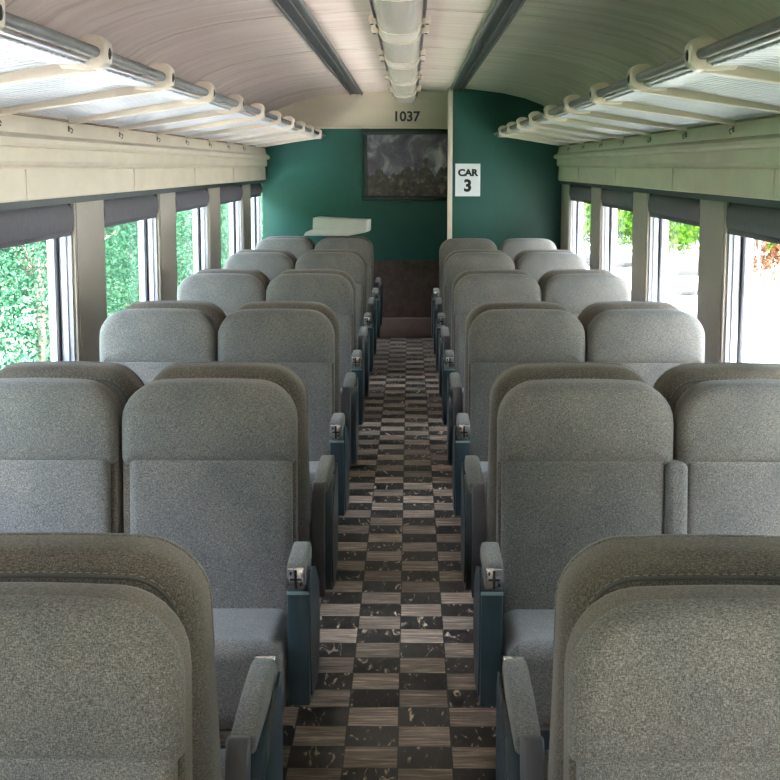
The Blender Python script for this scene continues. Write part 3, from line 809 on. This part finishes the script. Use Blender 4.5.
# ------------------------------------------------------------------ outside
M['dull_bounce'] = plain('dull_bounce_ground', (.17, .19, .12), .95, var=.35, scale=(3, 3, 3))
structure(link('ground_trackside', boxme('ground_trackside', 0, 3.6, -60, 140, -1.4, -1.30), 'dull_bounce'))  # unseen strip, toned dull to weaken the bounce onto the right rack
structure(link('ground', boxme('ground', 3.6, 60, -60, 140, -1.4, -1.30), 'gravel'))
structure(link('ground_verge', boxme('ground_verge', -60, -4.2, -60, 140, -1.4, -1.299), 'verge'))
structure(link('ground_bounce_left', boxme('ground_bounce_left', -4.2, 0, -60, 140, -1.4, -1.30), 'gravel'))  # unseen pale strip added to bounce light up onto the left rack
def leaf_cloud(n, rx, ry, rz, zc, size, clusters=40, seed=1):
    rnd = random.Random(seed); bm = bmesh.new(); cs = []
    for i in range(clusters):
        while True:
            p = Vector((rnd.uniform(-1, 1), rnd.uniform(-1, 1), rnd.uniform(-1, 1)))
            if .25 < p.length < 1: break
        cs.append(Vector((p.x * rx, p.y * ry, p.z * rz + zc)))
    for i in range(n):
        c = rnd.choice(cs)
        d = Vector((rnd.gauss(0, 1), rnd.gauss(0, 1), rnd.gauss(0, 1))) * (min(rx, rz) * .2)
        p = c + d
        s = size * rnd.uniform(.6, 1.4)
        nrm = Vector((rnd.gauss(0, 1), rnd.gauss(0, 1), rnd.gauss(0, 1) + .6)).normalized()
        q = nrm.to_track_quat('Z', 'Y'); a = rnd.uniform(0, 6.28)
        u = q @ Vector((math.cos(a), math.sin(a), 0)); w = q @ Vector((-math.sin(a), math.cos(a), 0))
        v = [bm.verts.new(p + u * s), bm.verts.new(p + w * s * .42 + nrm * s * .12), bm.verts.new(p - u * s), bm.verts.new(p - w * s * .42 + nrm * s * .12)]
        bm.faces.new(v)
    me = bpy.data.meshes.new('leaves'); bm.to_mesh(me); bm.free(); return me
def trunk_mesh(h, r, seed=1, tips=7, spread=1.2):
    rnd = random.Random(seed); bm = bmesh.new()
    cyl(bm, (0, 0, 0), (0, 0, h * .6), r, 10, r * .7)
    for i in range(tips):
        a = 2 * PI * i / tips + rnd.uniform(-.3, .3); z0 = h * rnd.uniform(.25, .58)
        cyl(bm, (0, 0, z0), (spread * math.cos(a), spread * math.sin(a), h * rnd.uniform(.7, 1.0)), r * .4, 6, r * .12)
    return finish(bm, 'trunk')
meshes = {}
def plant(kind, loc, scale, rz, name, label, cat, group):
    if kind not in meshes:
        if kind == 'shrub': spec = (leaf_cloud(17000, 1.4, 1.45, 1.7, 1.7, .040, 80, 3), trunk_mesh(2.6, .07, 3, 8, 1.0), 'leaf_cool')
        elif kind == 'tree': spec = (leaf_cloud(7000, 2.4, 2.4, 2.3, 4.2, .13, 60, 5), trunk_mesh(5.0, .16, 5, 8, 1.6), 'leaf_cool')
        elif kind == 'bush': spec = (leaf_cloud(4200, 1.9, 1.7, 1.5, 1.5, .11, 40, 17), trunk_mesh(2.4, .08, 17, 9, 1.2), 'leaf_fresh')
        elif kind == 'fresh': spec = (leaf_cloud(6000, 2.3, 2.3, 2.4, 4.6, .15, 55, 8), trunk_mesh(5.4, .15, 8, 8, 1.5), 'leaf_fresh')
        else: spec = (leaf_cloud(900, 1.2, 1.2, .9, 1.2, .09, 16, 11), trunk_mesh(2.2, .05, 12, 9, 1.1), 'leaf_brown')
        spec[0].materials.append(M[spec[2]]); spec[1].materials.append(M['bark']); meshes[kind] = spec
    sp = meshes[kind]
    r = thing(name, label, cat, loc, rz, group); r.scale = (scale,) * 3
    fo = link('foliage', sp[0], None, r); tr = link('trunk', sp[1], None, r)
    return r
rnd = random.Random(21)
for i in range(4):  # out-of-view trees added to send green light in from the right
    plant('fresh', (8.4, -9 + i * 9.2, -1.3), 1.0, i * 1.3, 'tree', 'unseen green tree added for green light through the right windows, %s along' % ['first', 'second', 'third', 'fourth', 'fifth'][i], 'tree', 'unseen trees added for green light')
y = -4.0; i = 0
def place_words(i): return ['first', 'second', 'third', 'fourth', 'fifth', 'sixth', 'seventh', 'eighth', 'ninth', 'tenth', 'eleventh', 'twelfth', 'thirteenth', 'fourteenth', 'fifteenth', 'sixteenth', 'seventeenth', 'eighteenth', 'nineteenth', 'twentieth'][i]
while i < 20 and y < 75:
    x = -5.6 + rnd.uniform(-.5, .4)
    plant('shrub', (x, y, -1.3), rnd.uniform(.9, 1.15), rnd.uniform(0, 6.28), 'shrub', 'bushy green shrub outside the left windows, %s along the track' % place_words(i), 'shrub', 'shrubs outside the left windows')
    y += 3.9 + i * .06; i += 1
for i in range(9):
    plant('tree', (-12.0 + rnd.uniform(-.5, .5), -2 + i * 9.5, -1.3), rnd.uniform(.95, 1.15), rnd.uniform(0, 6.28), 'tree', 'tall leafy tree behind the left shrubs, %s along the track' % place_words(i), 'tree', 'trees outside the left windows')
for i in range(7):
    plant('fresh', (22.0 + rnd.uniform(-.5, .5), -2 + i * 9.6, -1.3), rnd.uniform(.95, 1.1), rnd.uniform(0, 6.28), 'tree', 'tall green tree across the gravel outside the right windows, %s along' % place_words(i), 'tree', 'trees outside the right windows')
i = 0
for y, xs_ in ((47, (4.2, 8.0, 11.8, 15.6)), (52, (6.1, 9.9, 13.7, 17.5)), (57, (4.4, 8.4, 12.4, 16.4))):
    for x in xs_:
        plant('bush', (x, y, -1.3), .80 if y < 50 else .82, x * 1.7, 'bush', 'bright green bush beyond the gravel outside the right windows, %s of twelve' % place_words(i), 'bush', 'bushes beyond the gravel'); i += 1
plant('russet', (8.5, 35.5, -1.3), .9, .5, 'shrub', 'sparse russet shrub on the gravel outside the nearest right window', 'shrub', None)
plant('russet', (7.6, 32.5, -1.3), .45, 2.5, 'shrub', 'smallest russet twiggy shrub on the gravel outside the nearest right window', 'shrub', None)
# boulders on the gravel
def rock(seed):
    bm = bmesh.new(); bmesh.ops.create_icosphere(bm, subdivisions=3, radius=1)
    for v in bm.verts:
        n = noise.noise(v.co * 1.3 + Vector((seed, 0, 0))) * .35 + noise.noise(v.co * 3.1 + Vector((0, seed, 0))) * .12
        v.co *= 1 + n; v.co.z *= .55
    return finish(bm, 'boulder', True, 30)
rk = [rock(3), rock(9)]
for me in rk: me.materials.append(M['rock'])
for j, (x, y, s, w) in enumerate([(7.3, 40, .7, 'large flat'), (8.9, 40.8, .75, 'dark'), (6.4, 33.5, .22, 'smallest'), (6.0, 43.2, .6, 'farthest'), (7.0, 33.0, .3, 'low pale')]):
    o = bpy.data.objects.new('boulder', rk[j % 2]); COL.objects.link(o); o.location = (x, y, -1.3 + s * .25); o.scale = (s * 1.3, s, s); o.rotation_euler = (0, 0, j)
    tag(o, '%s grey boulder on the pale gravel outside the right windows' % w, 'boulder', 'boulders on the gravel')

# ------------------------------------------------------------------ light
w = bpy.data.worlds.new('World'); sc.world = w; w.use_nodes = True
nt = w.node_tree; nt.nodes.clear()
o = nt.nodes.new('ShaderNodeOutputWorld'); bg = nt.nodes.new('ShaderNodeBackground'); sky = nt.nodes.new('ShaderNodeTexSky')
sky.sky_type = 'NISHITA'; sky.sun_disc = False; sky.sun_elevation = math.radians(52); sky.sun_rotation = math.radians(160); sky.air_density = 1.2; sky.dust_density = 2.5
hz = nt.nodes.new('ShaderNodeMix'); hz.data_type = 'RGBA'; hz.inputs[0].default_value = .55; hz.inputs[7].default_value = (2.5, 2.3, 2.4, 1); nt.links.new(sky.outputs[0], hz.inputs[6]); nt.links.new(hz.outputs[2], bg.inputs[0]); nt.links.new(bg.outputs[0], o.inputs[0]); bg.inputs[1].default_value = .55
sd = bpy.data.lights.new('sun', 'SUN'); sd.energy = 11.0; sd.angle = math.radians(2); sd.color = (1, .95, .86)
so = bpy.data.objects.new('sun', sd); COL.objects.link(so)
so.rotation_euler = Vector((-.12, .75, -1)).to_track_quat('-Z', 'Y').to_euler()
# sky portals in the window openings
for side, X0, s in (('left', XL - .17, 1), ('right', XR + .17, -1)):
    ld = bpy.data.lights.new('window_portal', 'AREA'); ld.shape = 'RECTANGLE'; ld.size = Y1 - Y0; ld.size_y = HEAD - SILL
    ld.cycles.is_portal = True
    lo = bpy.data.objects.new('window_portal', ld); COL.objects.link(lo); lo.location = (X0, (Y0 + Y1) / 2, (SILL + HEAD) / 2)
    lo.rotation_euler = Vector((s, 0, 0)).to_track_quat('-Z', 'Y').to_euler()
    m_ = Matrix(((0, 0, -s), (s * 1.0, 0, 0), (0, 1, 0)))
    lo.rotation_euler = m_.to_euler()

# ------------------------------------------------------------------ camera
F = 1450.0
cam = bpy.data.cameras.new('camera'); co = bpy.data.objects.new('camera', cam); COL.objects.link(co)
cam.sensor_width = 36; cam.lens = F / 780 * 36; cam.clip_start = .05; cam.clip_end = 500
pitch = math.atan(223 / F); yaw = math.atan(20 / (F / math.cos(pitch)))
co.location = (0, 0, CAMH); co.rotation_euler = (PI / 2 - pitch, 0, yaw)
sc.camera = co
sc.view_settings.view_transform = 'Standard'; sc.view_settings.look = 'None'; sc.view_settings.gamma = 1
sc.view_settings.exposure = 3.2
sc.cycles.max_bounces = 10; sc.cycles.diffuse_bounces = 6; sc.cycles.transparent_max_bounces = 12
sc.cycles.sample_clamp_indirect = 6; sc.cycles.caustics_reflective = False; sc.cycles.caustics_refractive = False
sc.cycles.use_denoising = True
